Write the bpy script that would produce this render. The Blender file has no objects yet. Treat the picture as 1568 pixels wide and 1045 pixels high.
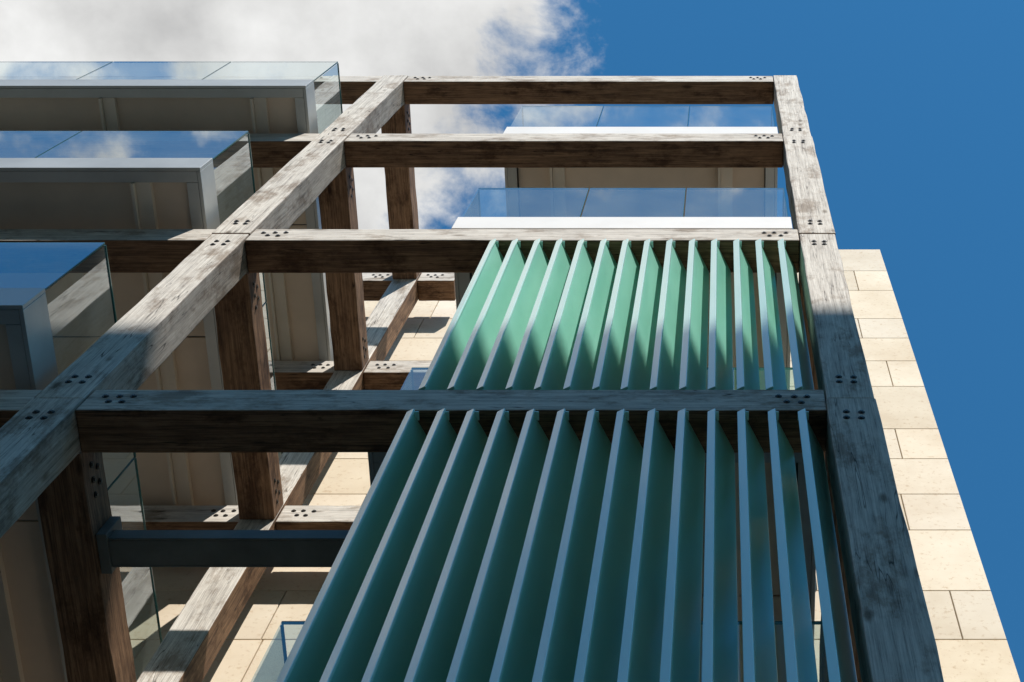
import bpy, math, random
from mathutils import Vector
random.seed(7)
S=3.2; EYE=1.6
def W(x,y,z): return (x*S, y*S, z*S+EYE)
scene=bpy.context.scene
scene.view_settings.view_transform='Standard'
try: scene.view_settings.look='None'
except: pass
scene.view_settings.exposure=0

# ---------------------------------------------------------------- materials
def newmat(name):
    m=bpy.data.materials.new(name); m.use_nodes=True
    nt=m.node_tree; b=nt.nodes['Principled BSDF']
    return m,nt,b
def N(nt,t,**k):
    n=nt.nodes.new(t)
    for a,v in k.items(): setattr(n,a,v)
    return n
def ramp(nt,pts):
    r=nt.nodes.new('ShaderNodeValToRGB')
    e=r.color_ramp.elements
    while len(e)<len(pts): e.new(0.5)
    for i,(p,c) in enumerate(pts):
        e[i].position=p; e[i].color=(c[0],c[1],c[2],1)
    return r
def timber(name, c_dark, c_mid, c_light, stain, knot):
    m,nt,b=newmat(name); L=nt.links
    at=N(nt,'ShaderNodeAttribute',attribute_name='grain')
    def noise(sc,scale,detail,rough,dist=0,loc=(0,0,0)):
        mp=N(nt,'ShaderNodeMapping'); mp.inputs['Scale'].default_value=sc; mp.inputs['Location'].default_value=loc
        L.new(at.outputs['Vector'],mp.inputs['Vector'])
        n=N(nt,'ShaderNodeTexNoise'); n.inputs['Scale'].default_value=scale; n.inputs['Detail'].default_value=detail; n.inputs['Roughness'].default_value=rough; n.inputs['Distortion'].default_value=dist
        L.new(mp.outputs[0],n.inputs['Vector']); return n.outputs['Fac']
    def mth(op,a,b_):
        n=N(nt,'ShaderNodeMath',operation=op)
        for i,v in enumerate((a,b_)):
            if isinstance(v,(int,float)): n.inputs[i].default_value=v
            else: L.new(v,n.inputs[i])
        return n.outputs[0]
    ga=noise((1.0,34,34),1.4,6,.6,.3)
    gb=noise((3,120,120),1.5,5,.65,.1)
    gc=noise((4,9,9),1.3,10,.72,.3)
    g=mth('ADD',mth('MULTIPLY',ga,.38),mth('ADD',mth('MULTIPLY',gb,.40),mth('MULTIPLY',gc,.22)))
    r1=ramp(nt,[(.37,c_dark),(.475,c_mid),(.61,c_light)]); L.new(g,r1.inputs['Fac'])
    n2=noise((1.6,3.2,3.2),1.5,10,.72)
    r2=ramp(nt,[(.50,(0,0,0)),(.62,(1,1,1))]); L.new(n2,r2.inputs['Fac'])
    mx=N(nt,'ShaderNodeMix',data_type='RGBA',blend_type='MULTIPLY'); mx.inputs[7].default_value=(*stain,1)
    L.new(r2.outputs[0],mx.inputs[0]); L.new(r1.outputs[0],mx.inputs[6])
    n3=noise((.6,13,13),1.1,2,.5)
    r3=ramp(nt,[(.492,(1,1,1)),(.5,(.12,.11,.10)),(.508,(1,1,1))]); L.new(n3,r3.inputs['Fac'])
    n3b=noise((1.6,5,5),1.2,2,.5,0,(7,3,1))
    r3b=ramp(nt,[(.5,(0,0,0)),(.56,(1,1,1))]); L.new(n3b,r3b.inputs['Fac'])
    mx2=N(nt,'ShaderNodeMix',data_type='RGBA',blend_type='MULTIPLY'); L.new(r3b.outputs[0],mx2.inputs[0]); L.new(mx.outputs[2],mx2.inputs[6]); L.new(r3.outputs[0],mx2.inputs[7])
    mp4=N(nt,'ShaderNodeMapping'); mp4.inputs['Scale'].default_value=(1.8,5,5); L.new(at.outputs['Vector'],mp4.inputs['Vector'])
    vo=N(nt,'ShaderNodeTexVoronoi'); vo.inputs['Scale'].default_value=1.0; L.new(mp4.outputs[0],vo.inputs['Vector'])
    r4=ramp(nt,[(.05,(knot,knot*.85,knot*.7)),(.13,(1,1,1))]); L.new(vo.outputs['Distance'],r4.inputs['Fac'])
    mx3=N(nt,'ShaderNodeMix',data_type='RGBA',blend_type='MULTIPLY'); mx3.inputs[0].default_value=.9; L.new(mx2.outputs[2],mx3.inputs[6]); L.new(r4.outputs[0],mx3.inputs[7])
    L.new(mx3.outputs[2],b.inputs['Base Color'])
    b.inputs['Roughness'].default_value=.75
    b.inputs['Specular IOR Level'].default_value=.3
    bp=N(nt,'ShaderNodeBump'); bp.inputs['Strength'].default_value=.5; bp.inputs['Distance'].default_value=.01
    L.new(g,bp.inputs['Height']); L.new(bp.outputs[0],b.inputs['Normal'])
    return m
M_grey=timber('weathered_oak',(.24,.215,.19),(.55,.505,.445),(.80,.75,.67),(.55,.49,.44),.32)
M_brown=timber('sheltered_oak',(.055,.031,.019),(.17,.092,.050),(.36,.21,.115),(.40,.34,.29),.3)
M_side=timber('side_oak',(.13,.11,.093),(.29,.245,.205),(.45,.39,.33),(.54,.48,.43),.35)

def simple(name,col,rough=.5,metal=0,var=.12,scale=3,spec=.5,bump=0):
    m,nt,b=newmat(name); L=nt.links
    tc=N(nt,'ShaderNodeTexCoord'); n=N(nt,'ShaderNodeTexNoise'); n.inputs['Scale'].default_value=scale; n.inputs['Detail'].default_value=7; n.inputs['Roughness'].default_value=.6
    L.new(tc.outputs['Object'],n.inputs['Vector'])
    a=tuple(c*(1-var) for c in col); d=tuple(min(1,c*(1+var)) for c in col)
    r=ramp(nt,[(.3,a),(.7,d)]); L.new(n.outputs['Fac'],r.inputs['Fac']); L.new(r.outputs[0],b.inputs['Base Color'])
    b.inputs['Roughness'].default_value=rough; b.inputs['Metallic'].default_value=metal; b.inputs['Specular IOR Level'].default_value=spec
    if bump:
        bp=N(nt,'ShaderNodeBump'); bp.inputs['Strength'].default_value=bump; bp.inputs['Distance'].default_value=.01
        L.new(n.outputs['Fac'],bp.inputs['Height']); L.new(bp.outputs[0],b.inputs['Normal'])
    return m
M_alu=simple('anodised_aluminium',(.47,.475,.45),.36,.35,.16,1.5)
M_alu_glint=simple('sun_glint_aluminium',(.82,.80,.77),.45,0,.05,2,.3)  # sun glint on the right fascias, put into a whiter base colour
M_alud=simple('soffit_rib_metal',(.76,.66,.53),.5,.05,.08,2)
M_soff=simple('soffit_board',(.76,.61,.46),.6,0,.12,1.2)
M_slab=simple('slab_concrete',(.18,.175,.165),.8,0,.15,4)
M_bolt=simple('bolt_steel',(.02,.018,.016),.5,.5,.2,20)
M_steel=simple('grey_painted_steel',(.16,.17,.155),.5,.1,.25,4,.3)
M_ground=simple('paving',(.24,.225,.20),.85,0,.2,.6)
M_road=simple('asphalt',(.05,.05,.052),.9,0,.2,2)
M_frame=simple('window_frame_metal',(.05,.052,.055),.4,.4,.1,3)
M_opp=simple('render_wall',(.27,.23,.19),.85,0,.12,.7)
M_joint=simple('mortar_backing',(.27,.22,.17),.9,0,.1,3)
def winmat():
    m,nt,b=newmat('window_glass'); b.inputs['Base Color'].default_value=(.02,.028,.032,1); b.inputs['Roughness'].default_value=.04; b.inputs['Specular IOR Level'].default_value=.8
    n=N(nt,'ShaderNodeTexNoise'); n.inputs['Scale'].default_value=.8; bp=N(nt,'ShaderNodeBump'); bp.inputs['Strength'].default_value=.03
    nt.links.new(n.outputs['Fac'],bp.inputs['Height']); nt.links.new(bp.outputs[0],b.inputs['Normal']); return m
M_win=winmat()
def finmat():
    m,nt,b=newmat('louvre_green_paint'); L=nt.links
    tc=N(nt,'ShaderNodeTexCoord'); mp=N(nt,'ShaderNodeMapping'); mp.inputs['Scale'].default_value=(2,2,.35); L.new(tc.outputs['Object'],mp.inputs['Vector'])
    n=N(nt,'ShaderNodeTexNoise'); n.inputs['Scale'].default_value=3; n.inputs['Detail'].default_value=6; n.inputs['Roughness'].default_value=.55; L.new(mp.outputs[0],n.inputs['Vector'])
    r=ramp(nt,[(.3,(.25,.62,.49)),(.7,(.31,.68,.55))]); L.new(n.outputs['Fac'],r.inputs['Fac']); L.new(r.outputs[0],b.inputs['Base Color'])
    r2=ramp(nt,[(.35,(.30,)*3),(.7,(.42,)*3)]); L.new(n.outputs['Fac'],r2.inputs['Fac']); L.new(r2.outputs[0],b.inputs['Roughness'])
    b.inputs['Coat Weight'].default_value=.35; b.inputs['Coat Roughness'].default_value=.28
    return m
M_fin=finmat()
def finedge():
    m,nt,b=newmat('louvre_edge_paint'); L=nt.links
    tc=N(nt,'ShaderNodeTexCoord'); mp=N(nt,'ShaderNodeMapping'); mp.inputs['Scale'].default_value=(3,3,.6); L.new(tc.outputs['Object'],mp.inputs['Vector'])
    n=N(nt,'ShaderNodeTexNoise'); n.inputs['Scale'].default_value=4; n.inputs['Detail'].default_value=6; L.new(mp.outputs[0],n.inputs['Vector'])
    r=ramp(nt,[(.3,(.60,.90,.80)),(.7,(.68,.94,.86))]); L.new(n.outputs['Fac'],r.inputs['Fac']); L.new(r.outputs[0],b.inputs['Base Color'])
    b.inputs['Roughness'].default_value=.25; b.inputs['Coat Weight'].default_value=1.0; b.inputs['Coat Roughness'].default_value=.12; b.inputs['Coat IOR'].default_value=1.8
    return m
M_fine=finedge()
def glassmat():
    m=bpy.data.materials.new('balustrade_glass'); m.use_nodes=True; nt=m.node_tree; nt.nodes.clear(); L=nt.links
    o=N(nt,'ShaderNodeOutputMaterial'); tr=N(nt,'ShaderNodeBsdfTransparent'); tr.inputs[0].default_value=(.76,.88,.86,1)
    gl=N(nt,'ShaderNodeBsdfGlossy'); gl.inputs['Roughness'].default_value=.015; gl.inputs['Color'].default_value=(.92,.97,1,1)
    lw=N(nt,'ShaderNodeLayerWeight'); lw.inputs['Blend'].default_value=.5
    p=N(nt,'ShaderNodeMath',operation='POWER'); p.inputs[1].default_value=3.2; L.new(lw.outputs['Facing'],p.inputs[0])
    ma=N(nt,'ShaderNodeMath',operation='MULTIPLY_ADD',use_clamp=True); ma.inputs[1].default_value=1.2; ma.inputs[2].default_value=.07; L.new(p.outputs[0],ma.inputs[0])
    mx=N(nt,'ShaderNodeMixShader'); L.new(ma.outputs[0],mx.inputs[0]); L.new(tr.outputs[0],mx.inputs[1]); L.new(gl.outputs[0],mx.inputs[2])
    df=N(nt,'ShaderNodeBsdfDiffuse'); df.inputs[0].default_value=(.60,.66,.62,1)
    n=N(nt,'ShaderNodeTexNoise'); n.inputs['Scale'].default_value=2.5; n.inputs['Detail'].default_value=6
    m2=N(nt,'ShaderNodeMath',operation='MULTIPLY'); m2.inputs[1].default_value=.16; L.new(n.outputs['Fac'],m2.inputs[0])
    mx2=N(nt,'ShaderNodeMixShader'); L.new(m2.outputs[0],mx2.inputs[0]); L.new(mx.outputs[0],mx2.inputs[1]); L.new(df.outputs[0],mx2.inputs[2])
    L.new(mx2.outputs[0],o.inputs[0]); return m
M_glass=glassmat()
M_gedge=simple('glass_cut_edge',(.03,.10,.09),.15,0,.1,5)
def stonemat():
    m,nt,b=newmat('limestone'); L=nt.links
    tc=N(nt,'ShaderNodeTexCoord'); at=N(nt,'ShaderNodeAttribute',attribute_name='tone')
    n=N(nt,'ShaderNodeTexNoise'); n.inputs['Scale'].default_value=1.6; n.inputs['Detail'].default_value=9; n.inputs['Roughness'].default_value=.6; L.new(tc.outputs['Object'],n.inputs['Vector'])
    r=ramp(nt,[(.3,(.72,.60,.45)),(.5,(.80,.69,.54)),(.7,(.86,.76,.61))]); L.new(n.outputs['Fac'],r.inputs['Fac'])
    n2=N(nt,'ShaderNodeTexNoise'); n2.inputs['Scale'].default_value=22; n2.inputs['Detail'].default_value=6; n2.inputs['Roughness'].default_value=.7; L.new(tc.outputs['Object'],n2.inputs['Vector'])
    r2=ramp(nt,[(.32,(.74,.64,.53)),(.44,(1,1,1))]); L.new(n2.outputs['Fac'],r2.inputs['Fac'])
    mx=N(nt,'ShaderNodeMix',data_type='RGBA',blend_type='MULTIPLY'); mx.inputs[0].default_value=.8; L.new(r.outputs[0],mx.inputs[6]); L.new(r2.outputs[0],mx.inputs[7])
    mx2=N(nt,'ShaderNodeMix',data_type='RGBA',blend_type='MULTIPLY'); mx2.inputs[0].default_value=1; L.new(mx.outputs[2],mx2.inputs[6]); L.new(at.outputs['Color'],mx2.inputs[7])
    L.new(mx2.outputs[2],b.inputs['Base Color']); b.inputs['Roughness'].default_value=.85
    bp=N(nt,'ShaderNodeBump'); bp.inputs['Strength'].default_value=.2; bp.inputs['Distance'].default_value=.004; L.new(n2.outputs['Fac'],bp.inputs['Height']); L.new(bp.outputs[0],b.inputs['Normal'])
    return m
M_stone=stonemat()

# ---------------------------------------------------------------- helpers
def empty(name,loc=(0,0,0)):
    e=bpy.data.objects.new(name,None); e.location=loc; scene.collection.objects.link(e); e.empty_display_size=.3; return e
def meshobj(name,verts,faces,mats,parent=None,midx=None):
    me=bpy.data.meshes.new(name); me.from_pydata(verts,[],faces)
    for m in mats: me.materials.append(m)
    if midx:
        for p,i in zip(me.polygons,midx): p.material_index=i
    me.update(); o=bpy.data.objects.new(name,me); scene.collection.objects.link(o)
    if parent: o.parent=parent
    return o
BF=[(0,3,2,1),(4,5,6,7),(0,1,5,4),(1,2,6,5),(2,3,7,6),(3,0,4,7)]
def bv(x0,x1,y0,y1,z0,z1): return [(x0,y0,z0),(x1,y0,z0),(x1,y1,z0),(x0,y1,z0),(x0,y0,z1),(x1,y0,z1),(x1,y1,z1),(x0,y1,z1)]
def bevel(o,w,seg=2):
    md=o.modifiers.new('bevel','BEVEL'); md.width=w; md.segments=seg; md.limit_method='ANGLE'
def box(name,x0,x1,y0,y1,z0,z1,mat,parent=None,b=0,raw=False):
    if not raw: x0,x1,y0,y1=[v*S for v in (x0,x1,y0,y1)]; z0=z0*S+EYE; z1=z1*S+EYE
    o=meshobj(name,bv(x0,x1,y0,y1,z0,z1),BF,[mat],parent)
    if b: bevel(o,b)
    return o
class Multi:
    def __init__(s): s.v=[];s.f=[];s.t=[]
    def box(s,x0,x1,y0,y1,z0,z1,tone=1,raw=False):
        if not raw: x0,x1,y0,y1=[v*S for v in (x0,x1,y0,y1)]; z0=z0*S+EYE; z1=z1*S+EYE
        n=len(s.v); s.v+=bv(x0,x1,y0,y1,z0,z1); s.f+=[tuple(i+n for i in f) for f in BF]; s.t+=[tone]*8
    def cyl(s,cx,cy,cz,r,h,n=12,ax='y'):
        k=len(s.v)
        for j in (0,1):
            for i in range(n):
                a=2*math.pi*i/n
                if ax=='y': s.v.append((cx+r*math.cos(a),cy-h*j,cz+r*math.sin(a)))
                else: s.v.append((cx+h*j,cy+r*math.cos(a),cz+r*math.sin(a)))
                s.t.append(1)
        s.f.append(tuple(k+n+i for i in range(n)))
        for i in range(n):
            i2=(i+1)%n; s.f.append((k+i,k+i2,k+n+i2,k+n+i))
    def make(s,name,mat,parent=None,b=0):
        o=meshobj(name,s.v,s.f,[mat],parent)
        a=o.data.attributes.new('tone','FLOAT_COLOR','POINT')
        for i,t in enumerate(s.t):
            if not isinstance(t,tuple): t=(t,t,t)
            a.data[i].color=(*t,1)
        if b: bevel(o,b,1)
        return o

# ---------------------------------------------------------------- timber frame
frame=empty('timber_frame',(0,0,0))
cnt=[0]
def tim(name,x0,x1,y0,y1,z0,z1,axis,sidemat=1,jit=.005):
    x0,x1,y0,y1=[v*S for v in (x0,x1,y0,y1)]; z0=z0*S+EYE; z1=z1*S+EYE
    seg=10; cnt[0]+=1
    rng=random.Random(cnt[0]*37+5)
    L0,L1=[(x0,x1),(y0,y1),(z0,z1)][axis]
    verts=[];faces=[];gr=[]
    off=Vector((rng.uniform(0,50),rng.uniform(0,50),rng.uniform(0,50)))
    for s in range(seg+1):
        t=L0+(L1-L0)*s/seg
        w=[rng.uniform(-jit,jit) if 0<s<seg else 0 for _ in range(2)]
        if axis==0: ring=[(t,y0,z0+w[1]),(t,y1,z0+w[1]),(t,y1,z1+w[0]*.5),(t,y0,z1+w[0])]
        elif axis==1: ring=[(x0+w[0],t,z0),(x0+w[0],t,z1),(x1+w[1],t,z1),(x1+w[1],t,z0)]
        else: ring=[(x0+w[0],y0,t),(x1+w[1],y0,t),(x1+w[1],y1,t),(x0+w[0],y1,t)]
        for p in ring:
            verts.append(p)
            oth=[p[i] for i in range(3) if i!=axis]
            gr.append(Vector((p[axis],oth[0],oth[1]))+off)
    for s in range(seg):
        for k in range(4):
            a=s*4+k; b_=s*4+(k+1)%4; faces.append((a,b_,b_+4,a+4))
    faces.append((3,2,1,0)); e=seg*4; faces.append((e,e+1,e+2,e+3))
    o=meshobj(name,verts,faces,[M_grey,M_brown,M_side],frame)
    import bmesh
    bm=bmesh.new(); bm.from_mesh(o.data); bmesh.ops.recalc_face_normals(bm,faces=bm.faces); bm.to_mesh(o.data); bm.free()
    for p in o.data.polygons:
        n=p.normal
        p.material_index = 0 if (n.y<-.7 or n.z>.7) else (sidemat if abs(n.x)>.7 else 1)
    a=o.data.attributes.new('grain','FLOAT_VECTOR','POINT')
    for i,g in enumerate(gr): a.data[i].vector=g
    bevel(o,.009)
    return o
LV=[(5.235,5.335),(4.352,4.449),(3.371,3.460),(2.388,2.480),(1.405,1.497),(.42,.512)]
PX=[(-1.155,-1.07),(.176,.257)]
FY=(1.0,1.08)
RY=(1.70,1.78)
bolts=Multi(); rec=Multi()
brng=random.Random(11)
def bgroup(cx,cz,y,wide=True,n=5):
    dx=.078; dz=.075
    pts=[(-dx,dz*.5),(0,dz*.5),(dx,dz*.5),(-dx*.5,-dz*.5),(dx*.5,-dz*.5)] if n==5 else [(-dx*.5,-dz*.5),(dx*.5,-dz*.5),(-dx*.5,dz*.5),(dx*.5,dz*.5)]
    for a,c in pts:
        a+=brng.uniform(-.006,.006); c+=brng.uniform(-.006,.006)
        rec.cyl(cx*S+a,y*S+.001,cz*S+EYE+c,.019,.004)
        bolts.cyl(cx*S+a,y*S-.002,cz*S+EYE+c,.010,.009,6)
def bside(x,cy,cz):
    for a,c in [(-.09,-.035),(0,-.035),(.09,-.035),(-.045,.04),(.045,.04)]:
        rec.cyl(x*S-.001,cy*S+a,cz*S+EYE+c,.019,.005,12,'x'); bolts.cyl(x*S+.003,cy*S+a,cz*S+EYE+c,.010,.009,6,'x')
for pi,(a,b) in enumerate(PX):
    cuts=[5.337]+[(l+h)/2 for l,h in LV[1:]]+[-.49]
    for i in range(len(cuts)-1):
        d=.0015 if i%2 else 0
        tim('post',a-d,b+d,FY[0]-d,FY[1]-.002,cuts[i+1]+.001,cuts[i]-.001,2,2)
        if i>0:
            bgroup((a+b)/2,cuts[i]-.075,FY[0]-d,n=4)
        bgroup((a+b)/2,cuts[i+1]+.085,FY[0]-d,n=4)
tim('rear_post',PX[0][0],PX[0][1],RY[0],RY[1]-.002,-.49,5.33,2,1)
tim('rear_post',PX[0][0]-2.2,PX[0][1]-2.2,RY[0],RY[1]-.002,-.49,5.33,2,1)
tim('post',PX[0][0]-2.2,PX[0][1]-2.2,FY[0],FY[1],-.49,5.33,2,2)
for i,(l,h) in enumerate(LV):
    tim('beam',PX[0][1]+.0016,PX[1][0]-.0016,FY[0]+.002,FY[1],l,h,0)
    tim('beam',-3.27,PX[0][0]-.0016,FY[0]+.002,FY[1],l,h,0)
    bgroup(PX[0][1]+.055,(l+h)/2,FY[0]+.002); bgroup(PX[1][0]-.055,(l+h)/2,FY[0]+.002)
    tim('cross_beam',PX[0][0],PX[0][1],FY[1]+.001,RY[0]-.001,l,h-.002,1,1)
    bside(PX[0][1],1.145,(l+h)/2); bside(PX[0][1],1.64,(l+h)/2)
    tim('cross_beam',PX[0][0]-2.2,PX[0][1]-2.2,FY[1]+.001,RY[0]-.001,l,h-.002,1,1)
    if i>=2: tim('cross_beam',PX[1][0]+.002,PX[1][1]-.002,FY[1]+.001,RY[1],l,h-.002,1,1)
    tim('rear_beam',PX[0][1]+.001,-.94 if i==0 else -.80,RY[0]+.004,RY[1],l,h,0)
    tim('rear_beam',-3.27,PX[0][0]-.001,RY[0]+.004,RY[1],l,h,0)
    bgroup(PX[0][1]+.055,(l+h)/2,RY[0]+.004); bgroup(PX[0][0]-.055,(l+h)/2,RY[0]+.004)
rec.make('bolt_recesses',M_bolt,frame); bolts.make('bolt_heads',simple('bolt_head_steel',(.12,.11,.10),.4,.7,.2,20),frame)

# ---------------------------------------------------------------- louvre screens
def screen(z0,z1,lean):
    sc=empty('louvre_screen')
    n=14
    caps=Multi()
    for i in range(n):
        X=(-.5187+i*(.1245+.5187)/(n-1))*S
        d=Vector((.039,.080,0)).normalized(); nrm=Vector((d.y,-d.x,0))
        Lf=.089*S; t=.045
        base=Vector((X,1.003*S,0))
        prof=[(0,0),(0,t),(.014,t),(.018,t*.62),(Lf-.02,t*.62),(Lf,t*.5),(Lf,t*.3),(Lf-.02,.012),(.018,.012),(.014,0)]
        rr=random.Random(i+int(z0*10))
        tw=rr.uniform(-.003,.003)
        pts=[base+d*p[0]+nrm*(p[1]+tw) for p in prof]
        v=[(p.x,p.y,z0*S+EYE) for p in pts]+[(p.x,p.y,z1*S+EYE-.012) for p in pts]
        k=len(prof)
        f=[(j,(j+1)%k,(j+1)%k+k,j+k) for j in range(k)]
        f=[tuple(reversed(q)) for q in f]
        f+= [tuple(range(k)),tuple(reversed(range(k,2*k)))]
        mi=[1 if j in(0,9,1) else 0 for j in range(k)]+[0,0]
        o=meshobj('fin_%d'%(i+1),v,f,[M_fin,M_fine],sc,mi)
        import bmesh
        bm=bmesh.new(); bm.from_mesh(o.data); bmesh.ops.recalc_face_normals(bm,faces=bm.faces); bm.to_mesh(o.data); bm.free()
        for j,p in enumerate(o.data.polygons): p.material_index=mi[j]
        bevel(o,.002,1)
        caps.box(X+.004,X+.062,1.0035*S,1.0035*S+.05,z1*S+EYE-.0115,z1*S+EYE-.0005,1,True)
    caps.make('fixing_cleats',M_fine,sc,.0015)
    return sc
screen(2.481,3.3705,0); screen(1.498,2.3875,0); screen(.513,1.404,0)

# ---------------------------------------------------------------- balconies
def quad(name,p,mat,parent):
    return meshobj(name,[W(*q) for q in p],[(0,1,2,3)],[mat],parent)
def balcony(x0,x1,y0,y1,zb,ztop,panes,ribs,fm,side_left=True,side_right=True):
    b=empty('glass_balcony')
    zf=zb+.095
    box('slab',x0+.012,x1-.012,y0+.012,y1,zb+.028,zf-.006,M_slab,b)
    box('front_fascia',x0,x1,y0,y0+.008,zb,zf,fm,b,.003)
    box('front_fascia_return',x0+.009,x1-.009,y0+.009,y0+.035,zb+.001,zb+.006,M_alu,b)
    if side_right:
        box('side_fascia',x1-.008,x1,y0+.0085,y1,zb,zf,M_alu,b,.003)
        box('side_fascia_return',x1-.035,x1-.009,y0+.036,y1,zb+.001,zb+.006,M_alu,b)
    if side_left:
        box('side_fascia',x0,x0+.008,y0+.0085,y1,zb,zf,M_alu,b,.003)
        box('side_fascia_return',x0+.009,x0+.035,y0+.036,y1,zb+.001,zb+.006,M_alu,b)
    so=Multi(); ys=[y0+.036,(y0*.55+y1*.45),y1]
    xs=[x0+.036]+ribs+[x1-.036]
    for i in range(len(xs)-1):
        for j in range(len(ys)-1):
            so.box(xs[i]+.002,xs[i+1]-.002,ys[j]+.002,ys[j+1]-.002,zb+.020,zb+.026)
    so.make('soffit_boards',M_soff,b)
    rb=Multi()
    for r in ribs:
        rb.box(r-.022,r+.012,y0+.036,y1,zb+.004,zb+.0195); rb.box(r-.030,r-.023,y0+.036,y1,zb-.008,zb+.0195)
    rb.make('soffit_ribs',M_alud,b)
    yg=y0+.006
    xsg=[x0+.004]+panes+[x1-.004]
    for i in range(len(xsg)-1):
        a=xsg[i]+.002; c=xsg[i+1]-.002
        quad('glass_pane',[(a,yg,zf+.002),(c,yg,zf+.002),(c,yg,ztop),(a,yg,ztop)],M_glass,b)
        box('glass_edge',a,c,yg+.0003,yg+.004,ztop,ztop+.0035,M_gedge,b)
        box('glass_edge',c-.0008,c+.001,yg+.0003,yg+.004,zf+.002,ztop,M_gedge,b)
    def sg(x):
        ysn=[y0+.012,y0+(y1-y0)*.5,y1]
        for i in range(2):
            a=ysn[i];c=ysn[i+1]-.004
            quad('glass_pane',[(x,a,zf+.002),(x,c,zf+.002),(x,c,ztop),(x,a,ztop)],M_glass,b)
            box('glass_edge',x-.002,x+.002,a,c,ztop,ztop+.0035,M_gedge,b)
            box('glass_edge',x-.002,x+.002,c,c+.002,zf,ztop,M_gedge,b)
    if side_right: sg(x1-.006)
    if side_left: sg(x0+.006)
    return b
balcony(-.632,.163,1.004,1.80,4.4505,4.872,[-.37,-.10],[-.47,.02],M_alu_glint)
balcony(-.622,.163,1.004,1.80,3.474,3.858,[-.335,-.09],[-.47,.02],M_alu_glint)
balcony(-.617,.169,1.112,1.80,2.495,2.879,[-.335,-.09],[-.47,.02],M_alu_glint)
balcony(-.617,.169,1.112,1.80,1.52,1.905,[-.335,-.09],[-.47,.02],M_alu_glint)
for zb,zt in [(4.470,4.893),(3.500,3.906),(2.530,2.922),(1.545,1.94)]:
    off={4.470:[-1.53,-1.90,-2.30,-2.70],3.500:[-1.62,-2.05,-2.5],2.530:[-1.75,-2.2,-2.65]}.get(zb,[-1.8,-2.3])
    balcony(-3.2,-1.193,.868,1.80,zb,zt,list(reversed(off)),[-2.66,-2.21,-1.76,-1.325],M_alu)

ch=empty('steel_channel_beam')
box('web',-1.05,-.55,1.2495,1.2965,2.400,2.4045,M_steel,ch)
box('front_flange',-1.05,-.55,1.245,1.249,2.400,2.432,M_steel,ch,.003)
box('back_flange',-1.05,-.55,1.297,1.301,2.400,2.475,M_steel,ch,.003)
box('end_plate',-1.0685,-1.0505,1.235,1.311,2.395,2.465,M_steel,ch,.003)

# ---------------------------------------------------------------- stone building
YW=1.85; XR=.643
bld=empty('stone_clad_building')
Zc=[3.293,3.138,3.008,2.837,2.728,2.61,2.488,2.306,2.191,2.067,1.953,1.783,1.663]
Zc=[z*YW for z in Zc]
hs=[.21,.23,.31,.22,.22,.24]
z=Zc[-1]; k=0
while z>-.49:
    z-=hs[k%6]; Zc.append(max(z,-.5)); k+=1
wins=[]
for f in (4.55,3.57,2.59,1.61,.62):
    wins+=[(-.50,-.22,f,f+.72),(-.20,.08,f,f+.72),(-1.95,-1.40,f,f+.72),(-2.9,-2.2,f,f+.72)]
st=Multi(); rs=random.Random(3)
jo=[.235,.13,.30,.16,.20,.10]
GAP=.0015
def put(xa,xb,za,zb):
    segs=[(xa,xb)]
    for (a,b,c,d) in wins:
        if zb<=c+.0 or za>=d: continue
        ns=[]
        for (p,q) in segs:
            if q<=a or p>=b: ns.append((p,q)); continue
            if p<a: ns.append((p,a))
            if q>b: ns.append((b,q))
        segs=ns
    t=rs.uniform(.87,1.02); w=rs.uniform(-.07,.03)
    for p,q in segs:
        if q-p>.01: st.box(p+GAP,q-GAP,YW,YW+.012,za+GAP,zb-GAP,(t,t*(1+w*.3),t*(1+w)))
for i in range(len(Zc)-1):
    x=XR; first=True
    while x>-3.3:
        L=jo[i%6] if first else rs.choice([.30,.36,.26]); first=False
        nx=max(x-L,-3.3); put(nx,x,Zc[i+1],Zc[i]); x=nx
st.make('stone_facing',M_stone,bld,.003)
st=Multi()
for i in range(len(Zc)-1):
    y=YW+.0125; first=True
    while y<4.5:
        L=[.2,.34][i%2] if first else .34; first=False
        t=rs.uniform(.9,1.02); ny=min(y+L,4.5)
        st.box(XR-.012,XR-.0,y+GAP,ny-GAP,Zc[i+1]+GAP,Zc[i]-GAP,t); y=ny
st.make('stone_return',M_stone,bld,.003)
bk=Multi()
cols=sorted(set([-3.3,XR-.0125]+[w[0] for w in wins]+[w[1] for w in wins]))
for i in range(len(cols)-1):
    a,b=cols[i],cols[i+1]; mid=(a+b)/2
    hw=sorted([(w[2],w[3]) for w in wins if w[0]<mid<w[1]])
    zz=-.5
    for c,d in hw:
        bk.box(a,b,YW+.0125,YW+.12,zz,c); zz=d
    bk.box(a,b,YW+.0125,YW+.12,zz,Zc[0]-.004)
bk.make('wall_backing',M_joint,bld)
box('core',-3.3,XR-.013,YW+.125,4.5,-.5,Zc[0]-.01,M_slab,bld)
for (a,b,c,d) in wins:
    box('window_pane',a+.012,b-.012,YW+.07,YW+.075,c+.012,d-.012,M_win,bld)
    fr=Multi()
    fr.box(a,b,YW+.055,YW+.085,c,c+.014); fr.box(a,b,YW+.055,YW+.085,d-.014,d)
    fr.box(a,a+.014,YW+.056,YW+.084,c+.0145,d-.0145); fr.box(b-.014,b,YW+.056,YW+.084,c+.0145,d-.0145)
    m_=(a+b)/2; fr.box(m_-.008,m_+.008,YW+.056,YW+.084,c+.0145,d-.0145)
    fr.make('window_frame',M_frame,bld)

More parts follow.
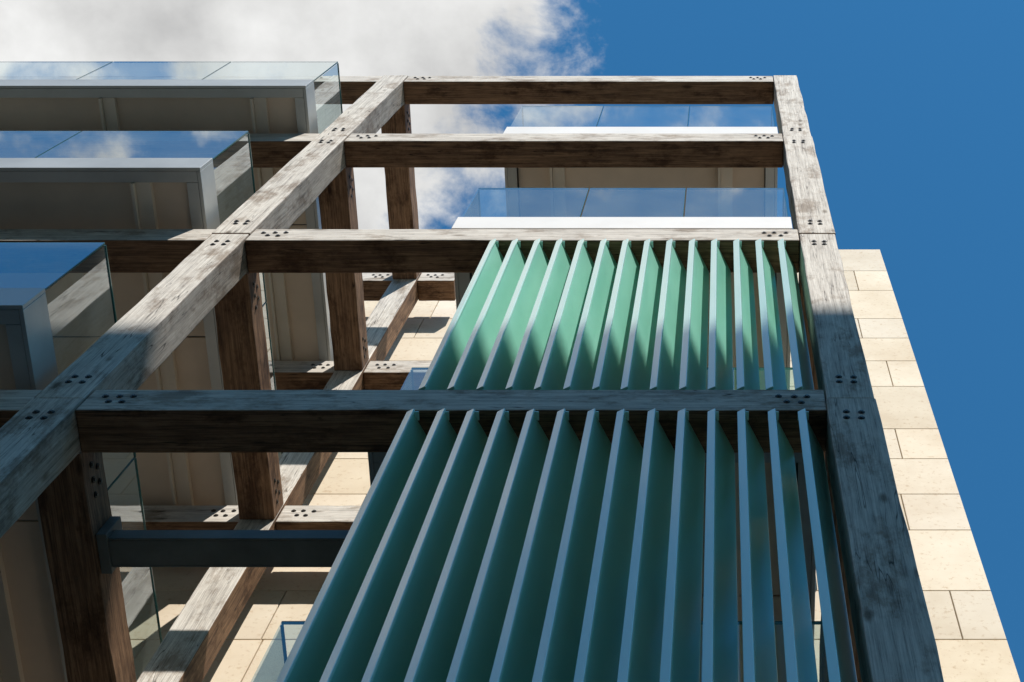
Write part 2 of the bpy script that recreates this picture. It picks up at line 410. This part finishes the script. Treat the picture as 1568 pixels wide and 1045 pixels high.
# ---------------------------------------------------------------- street and opposite building
EL=42; AZ=20
tanp=math.tan(math.radians(EL))/math.cos(math.radians(AZ))
box('ground',-400,400,-400,400,-.2,-.13,M_ground,None,0,True)
box('road',-300,300,-14,-4.5,-.13,-.126,M_road,None,0,True)
pv=box('pavement',-60,60,-4.4,16,-.13,0,M_ground,None,.02,True)
opp=empty('opposite_building')
RZ=EYE+8.95+(18+3.2)*tanp
box('walls',-45,45,-34,-18,-.13,RZ,M_opp,opp,0,True)
sx=(18+3.2)*math.tan(math.radians(AZ))
box('added_shade_block',sx+.35,sx+7,-24,-17.95,RZ+.01,RZ+.3,M_opp,opp,0,True)  # unseen raised block, added to cast shadow higher up the right post
ow=Multi(); of=Multi()
for fl in range(9):
    for c in range(26):
        x=-43+c*3.4; z0=.9+fl*3.2
        ow.box(x,x+1.5,-17.99,-17.97,z0,z0+1.8,1,True)
        of.box(x-.1,x+1.6,-17.985,-17.9,z0-.12,z0,1,True); of.box(x+.72,x+.78,-17.97,-17.94,z0,z0+1.8,1,True)
ow.make('windows',M_win,opp); of.make('sills',M_alu,opp)

# ---------------------------------------------------------------- camera
cam=bpy.data.cameras.new('camera'); co=bpy.data.objects.new('camera',cam); scene.collection.objects.link(co)
co.location=(0,0,EYE); co.rotation_euler=(math.radians(90+69.76),0,0)
cam.sensor_width=36; cam.lens=36*2400/1568; cam.shift_x=-(1105-784)/1568; cam.clip_end=2000; cam.clip_start=.05
scene.camera=co

# ---------------------------------------------------------------- light
s=Vector((math.sin(math.radians(AZ))*math.cos(math.radians(EL)),-math.cos(math.radians(AZ))*math.cos(math.radians(EL)),math.sin(math.radians(EL))))
sl=bpy.data.lights.new('sun','SUN'); sl.energy=5; sl.angle=math.radians(.5); sl.color=(1,.95,.88)
so=bpy.data.objects.new('sun',sl); scene.collection.objects.link(so); so.location=(5,-20,40)
so.rotation_euler=s.to_track_quat('Z','Y').to_euler()
w=bpy.data.worlds.new('World'); scene.world=w; w.use_nodes=True; nt=w.node_tree; L=nt.links
bg=nt.nodes['Background']; bg.inputs[1].default_value=.1
sky=N(nt,'ShaderNodeTexSky',sky_type='NISHITA'); sky.sun_disc=False; sky.sun_elevation=math.radians(EL)
sky.sun_rotation=math.atan2(s.x,s.y); sky.altitude=200; sky.air_density=1; sky.dust_density=.3; sky.ozone_density=2.5
tint=N(nt,'ShaderNodeMix',data_type='RGBA',blend_type='MULTIPLY',clamp_result=False); tint.inputs[0].default_value=1; tint.inputs[7].default_value=(.50,1.48,1.80,1)
L.new(sky.outputs[0],tint.inputs[6])
tc=N(nt,'ShaderNodeTexCoord'); sp=N(nt,'ShaderNodeSeparateXYZ'); L.new(tc.outputs['Generated'],sp.inputs[0])
zc=N(nt,'ShaderNodeMath',operation='MAXIMUM'); zc.inputs[1].default_value=.06; L.new(sp.outputs[2],zc.inputs[0])
def math2(op,a,b):
    n=N(nt,'ShaderNodeMath',operation=op)
    for i,v in enumerate((a,b)):
        if isinstance(v,(int,float)): n.inputs[i].default_value=v
        else: L.new(v,n.inputs[i])
    return n.outputs[0]
px=math2('DIVIDE',sp.outputs[0],zc.outputs[0]); py=math2('DIVIDE',sp.outputs[1],zc.outputs[0])
cb=N(nt,'ShaderNodeCombineXYZ'); L.new(px,cb.inputs[0]); L.new(py,cb.inputs[1])
n1=N(nt,'ShaderNodeTexNoise'); n1.inputs['Scale'].default_value=13; n1.inputs['Detail'].default_value=12; n1.inputs['Roughness'].default_value=.6; n1.inputs['Distortion'].default_value=.2
L.new(cb.outputs[0],n1.inputs['Vector'])
sd=math2('ADD',math2('SUBTRACT',math2('MULTIPLY',px,-1.0),math2('MULTIPLY',py,.6)),.000)
v=math2('MINIMUM',math2('MULTIPLY',sd,9.5),1.0)
v=math2('ADD',v,math2('MULTIPLY',math2('SUBTRACT',n1.outputs['Fac'],.5),2.4))
v=math2('ADD',v,math2('MINIMUM',math2('MULTIPLY',math2('SUBTRACT',py,.02),4.2),0.0))
mr=N(nt,'ShaderNodeMapRange',interpolation_type='SMOOTHSTEP'); mr.inputs[1].default_value=-.12; mr.inputs[2].default_value=.40; L.new(v,mr.inputs[0])
n2=N(nt,'ShaderNodeTexNoise'); n2.inputs['Scale'].default_value=7; n2.inputs['Detail'].default_value=9; n2.inputs['Roughness'].default_value=.55; L.new(cb.outputs[0],n2.inputs['Vector'])
cr=ramp(nt,[(.3,(.54,.54,.54)),(.47,(.78,.78,.77)),(.60,(.96,.96,.95))]); L.new(n2.outputs['Fac'],cr.inputs['Fac'])
cs=N(nt,'ShaderNodeVectorMath',operation='SCALE'); cs.inputs['Scale'].default_value=9.6; L.new(cr.outputs[0],cs.inputs[0])
mc=N(nt,'ShaderNodeMix',data_type='RGBA'); L.new(mr.outputs[0],mc.inputs[0]); L.new(tint.outputs[2],mc.inputs[6]); L.new(cs.outputs[0],mc.inputs[7])
L.new(mc.outputs[2],bg.inputs[0])
